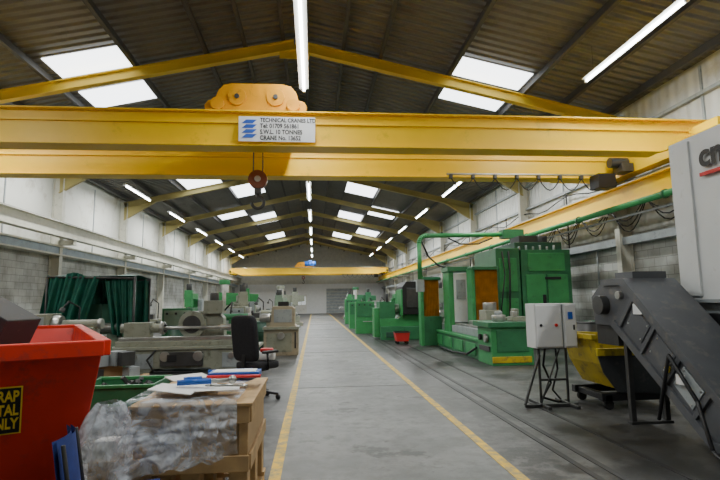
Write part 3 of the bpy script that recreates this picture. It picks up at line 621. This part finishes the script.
b.box(6.32,6.93,14.46,14.5,.3,2.2,GRN2); b.box(6.99,7.62,14.46,14.5,.3,2.2,GRN2); b.box(6.8,6.9,14.43,14.47,1.3,1.6,BLK)
b.box(6.4,7.55,14.46,14.5,2.3,2.85,GRN2); b.box(6.9,7.4,14.44,14.47,2.05,2.13,BLK)
for q in range(6): b.box(6.5,6.85,14.445,14.465,.5+q*.07,.53+q*.07,DGRN)
b.box(5.5,6.05,14.47,14.5,1.7,2.7,GRN2); b.box(5.5,6.05,14.47,14.5,.3,1.5,GRN2)
b.box(6.1,7.6,14.7,16.3,2.95,3.2,DGRN); b.box(6.3,6.9,14.8,15.5,3.2,3.42,HGREY); b.cyl((7.2,15.3,3.2),(7.2,15.3,3.45),.22,HGREY)
for q in range(6): b.cyl((6.2+q*.22,14.6,2.95),(6.2+q*.22,14.6,3.06+.04*(q%2)),.035,GREYS,8)
b.box(4.15,4.3,15.2,15.9,.52,2.35,GRN2); b.box(4.3,4.72,15.15,15.3,.8,2.3,MWHT); b.box(4.36,4.66,15.13,15.15,1.5,2.1,GREYS)
b.box(4.62,4.72,14.4,14.9,.52,2.4,GRN2)
for q in range(15): b.prism([(4.74+q*.045,14.46),(4.74+q*.045+.022,14.38),(4.74+q*.045+.045,14.46),(4.74+q*.045+.045,14.6),(4.74+q*.045,14.6)],'z',.8,2.35,BELL)
b.box(4.62,5.42,14.34,14.8,2.35,2.45,GRN); b.box(4.62,5.42,14.34,14.8,.6,.8,GRN)
for q in range(10): b.prism([(3.62+q*.053,16.5),(3.62+q*.053+.026,16.42),(3.62+q*.053+.053,16.5),(3.62+q*.053+.053,16.6),(3.62+q*.053,16.6)],'z',.95,2.15,BELL)
b.box(3.55,4.2,16.4,16.7,2.15,2.25,GRN); b.box(3.55,4.2,16.4,16.7,.0,.95,GRN); b.box(3.5,3.6,16.35,16.75,0,2.3,GRN2)
b.box(4.1,5.5,15.1,15.9,2.35,2.5,GRN); b.box(4.4,5.3,15.4,16.4,.8,1.9,GRN)
b.box(4.35,5.1,12.6,14.0,.78,.9,STEEL); b.box(4.5,4.9,12.9,13.5,.9,1.2,BEI); b.cyl((4.7,13.2,1.2),(4.7,13.2,1.4),.18,STEEL,20)
b.tube([(5.6,14.45,2.9),(5.6,14.3,2.2),(5.45,14.3,1.2),(5.5,14.4,.6)],.02,BLK); b.tube([(5.8,14.45,2.9),(5.75,14.28,2.3),(5.7,14.3,1.0),(5.3,14.3,.6)],.03,BLK)
b.tube([(4.0,12.3,.3),(3.9,12.8,.1),(3.85,14,.05),(3.9,15.5,.05)],.03,BLK)
for q in range(4): b.box(4.03,4.05,12.5+q*1.1,13.3+q*1.1,.08,.38,GRN2)
mco=b.finish(.015)
b=B("cable_boom")
arc=[(3.42+.25-.25*math.cos(t),16,3.33+.25*math.sin(t)) for t in [i*math.pi/12 for i in range(7)]]
b.tube([(3.42,16,2.1)]+arc+[(6.6,16,3.62)],.075,GRN2,14)
b.box(6.2,6.9,15.8,16.2,3.48,3.76,GRN); b.cyl((6.6,16,2.9),(6.6,16,3.5),.1,GRN); b.cyl((4.2,16,3.58),(4.2,16,3.7),.03,BLK); b.box(3.3,3.54,15.9,16.1,1.75,2.15,GREYS)
b.tube([(4.4,16,3.5),(4.8,16,3.3),(5.4,16,3.3),(5.9,16,3.5)],.025,BLK)
b.tube([(3.5,16,3.4),(3.7,15.95,2.9),(4.0,15.9,2.6),(4.3,15.9,2.5)],.03,BLK)
o=b.finish(); adopt(o,mco)
b=B("cnc_lathe",(0,0,0))
b.box(2.5,4.6,19.0,20.4,0,.5,GRN); b.prism([(2.5,.5),(4.6,.5),(4.6,.95),(3.5,.95),(3.2,.8),(2.5,.8)],'y',19.1,20.3,GRN2)
b.prism([(3.35,.95),(4.75,.95),(4.75,2.1),(4.6,2.2),(3.5,2.2),(3.35,2.0)],'y',18.9,20.2,BLK); b.box(3.5,4.5,18.87,18.9,1.2,1.95,DSTEEL)
b.box(2.5,3.1,19.2,20.2,.8,1.45,GRN); b.cyl((3.1,19.6,1.15),(3.3,19.6,1.15),.2,STEEL,18); b.box(2.3,2.5,19.3,20.0,.1,1.2,GRN2)
b.box(3.3,3.35,18.9,20,.9,1.9,GRN2); b.cyl((2.8,19.2,1.45),(2.8,19.2,1.75),.06,DSTEEL); b.box(2.7,3.3,18.97,19.0,.1,.3,DGRN)
b.finish(.015)
lathe("centre_lathe",3.0,23.3,0,2.2,GRN2,GRN,1.0,1.45)
mill("milling_machine",5.2,24.2,0,GRN,2.1)
lathe("centre_lathe",2.9,27.6,0,2.0,GRN2,GRN,1,1.4)
mill("milling_machine",4.9,29.6,0,GRN2,2.0)
lathe("centre_lathe",3.0,33,0,2,GRN2,GRN,1,1.6)
radial("radial_drill",3.2,37.5,0,GRN)
mill("milling_machine",2.9,42,0,GRN2,2.0); mill("milling_machine",3.3,48,0,WHT,2.2)
lathe("centre_lathe",6.5,21,1.57,3,GRN,GRN,1,1.4); mill("milling_machine",6.8,27.4,0,PGRN,2.1)
b=B("swarf_bin",(3.0,17.3,0)); b.prism([(-.2,.1),(.2,.1),(.26,.42),(-.26,.42)],'y',-.22,.22,REDP); b.box(-.27,.27,-.24,.24,.39,.42,DSTEEL)
for x in (-.16,.16):
    for y in (-.16,.16): b.cyl((x,y-.02,.05),(x,y+.02,.05),.05,RUBB,12)
b.finish(.006)
# control cabinet on stand
b=B("electrical_control_box",(3.38,7.0,0))
b.box(-.30,.10,-.15,.15,.80,1.42,MWHT); b.box(.12,.31,-.15,.15,.80,1.42,MWHT); b.box(.10,.12,-.14,.14,.81,1.41,GREYS)
b.box(-.285,.085,-.165,-.15,.82,1.40,WHT); b.box(.135,.295,-.165,-.15,.82,1.40,WHT)
b.cyl((-.0,-.165,1.12),(0,-.19,1.12),.022,REDP,14); b.cyl((-.22,-.165,1.12),(-.22,-.18,1.12),.02,BLK,12); b.box(.18,.25,-.175,-.165,1.2,1.3,BLUP)
b.box(.25,.27,-.18,-.165,1.05,1.12,BLK)
for x in (-.20,.20):
    b.cyl((x,0,.03),(x,0,.8),.018,DSTEEL); b.bar((x-.02,-.32,.02),(x-.02,.32,.02),.05,.04,DSTEEL)
b.bar((-.20,0,.35),(.20,0,.35),.03,.03,DSTEEL); b.bar((-.20,-.02,.05),(.1,-.02,.78),.02,.02,DSTEEL); b.bar((-.48,-.1,.02),(.28,-.1,.02),.05,.04,DSTEEL)
b.bar((-.48,-.1,.03),(-.2,-.02,.7),.03,.03,DSTEEL)
b.tube([(-.1,0,.8),(-.13,.03,.55),(-.02,.05,.3),(-.15,.05,.1),(.1,.1,.02),(.3,.2,.02)],.016,BLK,8); b.tube([(.05,0,.8),(.08,.03,.5),(.0,.05,.2),(.2,.2,.02)],.014,BLK,8)
b.finish(.006)
# tipping skip
b=B("tipping_chip_hopper",(4.32,6.95,0))
pro=[(-.58,1.0),(-.48,.6),(-.3,.28),(.45,.22),(.5,.95),(.46,.95),(.41,.26),(-.28,.32),(-.44,.62),(-.54,1.0)]
b.prism(pro,'y',-.42,.42,OLIVE)
b.prism([(-.55,.74),(-.48,.50),(-.3,.24),(.45,.2),(.5,.74)],'y',-.45,-.42,HGREY); b.prism([(-.58,1.0),(-.48,.6),(-.3,.28),(.45,.22),(.5,.95)],'y',.42,.45,OLIVE)
b.box(-.57,.52,-.48,-.44,.72,.82,OLIVE); b.box(-.62,-.55,-.45,.45,.93,1.0,OLIVE)
for y in (-.35,.35): b.box(-.5,.55,y-.05,y+.05,.12,.22,BLK)
b.box(-.45,-.35,-.4,.4,.12,.2,BLK); b.box(.4,.5,-.4,.4,.12,.2,BLK)
for x in (-.38,.42):
    for y in (-.34,.34): b.cyl((x,y-.03,.065),(x,y+.03,.065),.065,RUBB,14)
for q in range(20): b.obox((random.uniform(-.25,.35),random.uniform(-.3,.3),random.uniform(.32,.5)),(.18,.05,.04),(random.random()*2,random.random()*2,random.random()*3),DSTEEL)
b.finish(.006)
# chip conveyor
b=B("chip_conveyor")
x0,x1=3.68,4.31
b.prism([(3.3,.08),(4.5,.08),(5.95,1.15),(6.35,1.15),(6.4,1.5),(6.1,1.72),(5.65,1.72),(4.35,.58),(3.3,.58)],'x',x0,x1,CGREY)
b.prism([(3.3,.5),(4.38,.5),(5.72,1.64),(6.1,1.64),(6.1,1.72),(5.65,1.72),(4.35,.58),(3.3,.58)],'x',x0-.035,x0,CGREY)
b.prism([(3.3,.08),(4.5,.08),(5.95,1.15),(5.9,1.22),(4.46,.16),(3.3,.16)],'x',x0-.035,x0,CGREY)
sl=math.atan2(1.14,1.3)
for t in (.12,.38,.64,.9):
    yy=4.42+t*1.35; zz=.32+t*1.12
    b.obox((x0-.015,yy,zz),(.03,.045,.46),(sl,0,0),CGREY)
for t in (.25,.51,.77):
    yy=4.42+t*1.35; zz=.32+t*1.12
    b.obox((x0-.006,yy,zz),(.012,.32,.26),(sl,0,0),GREYS if t<.3 else CGREY)
    for dy in (-.13,.13):
        for dz in (-.1,.1):
            p=Vector((0,dy,dz)); p.rotate(Euler((sl,0,0))); b.cyl((x0-.02,yy+p.y,zz+p.z),(x0-.008,yy+p.y,zz+p.z),.011,STEEL,8)
b.prism([(5.95,.9),(6.4,.9),(6.4,1.2),(5.95,1.2)],'x',x0+.05,x1-.05,DSTEEL)
b.cyl((x0-.1,6.1,1.4),(x0,6.1,1.4),.12,DSTEEL,18); b.cyl((x0-.05,5.75,1.52),(x0,5.75,1.52),.05,STEEL)
b.box(x0+.1,x1-.1,5.65,6.0,1.72,1.80,CGREY)
b.box(x0-.03,x0,5.35,5.5,1.30,1.42,WHT); b.box(x0-.04,x0-.035,4.75,4.88,.62,.72,WHT)
b.cyl((x0-.04,5.0,.75),(x0-.02,5.0,.75),.04,SIGNY,12)
for y in (3.5,4.3): 
    for x in (x0+.08,x1-.08): b.cyl((x,y,0),(x,y,.1),.05,DSTEEL,10)
b.bar((x0+.1,5.85,0),(x0+.1,5.85,1.15),.06,.06,DSTEEL,up=(1,0,0)); b.bar((x1-.1,5.85,0),(x1-.1,5.85,1.15),.06,.06,DSTEEL,up=(1,0,0))
b.box(x0+.05,x1-.05,5.8,5.9,0,.03,DSTEEL)
b.tube([(x0-.03,5.2,.2),(x0-.08,4.9,.9),(x0-.05,4.6,.5),(x0-.1,4.4,.1),(x0-.2,4.0,.02)],.02,BLK,8)
b.finish(.01)
# white CNC machine
b=B("cnc_machine_enclosure")
b.prism([(2.2,1.45),(5.8,1.45),(5.8,3.4),(2.2,3.4)],'x',4.5,6.9,MWHT)
b.box(4.55,6.9,2.3,5.7,.1,1.45,GREYS); b.box(4.6,6.8,2.4,5.6,0,.1,BLK)
b.box(4.47,4.5,5.45,5.76,1.5,3.35,MWHT); b.box(4.46,4.5,3.3,4.6,1.5,3.0,WHT); b.box(4.455,4.46,3.5,4.4,1.8,2.8,GLASS)
b.box(4.46,4.5,2.2,5.8,1.42,1.46,GREYS); b.box(4.4,4.56,4.9,5.5,.7,1.3,BLK)
o=b.finish(.02)
t=text("logo_letters","cnc",.38,(4.46,5.28,2.98),(math.pi/2,0,-math.pi/2),BLK,o,bold=.012)
b=B("logo_stripe"); b.box(4.45,4.47,4.6,5.28,2.87,2.91,REDP); q=b.finish(); q.parent=o
# ---------------------------------------------------------------- world, camera
w=bpy.data.worlds.new("world"); S.world=w; w.use_nodes=True
w.node_tree.nodes["Background"].inputs[0].default_value=(.7,.85,1,1); w.node_tree.nodes["Background"].inputs[1].default_value=.5
psi=math.radians(5.3);th=math.radians(6.9)
ca=bpy.data.cameras.new("camera"); ca.sensor_width=36; ca.lens=36*500/720; ca.clip_end=200
co=bpy.data.objects.new("camera",ca); S.collection.objects.link(co); co.location=(0,0,1.5)
co.rotation_euler=(Euler((math.pi/2+th,0,-psi)).to_matrix()@Matrix.Rotation(math.radians(-0.8),3,'Z')).to_euler(); S.camera=co
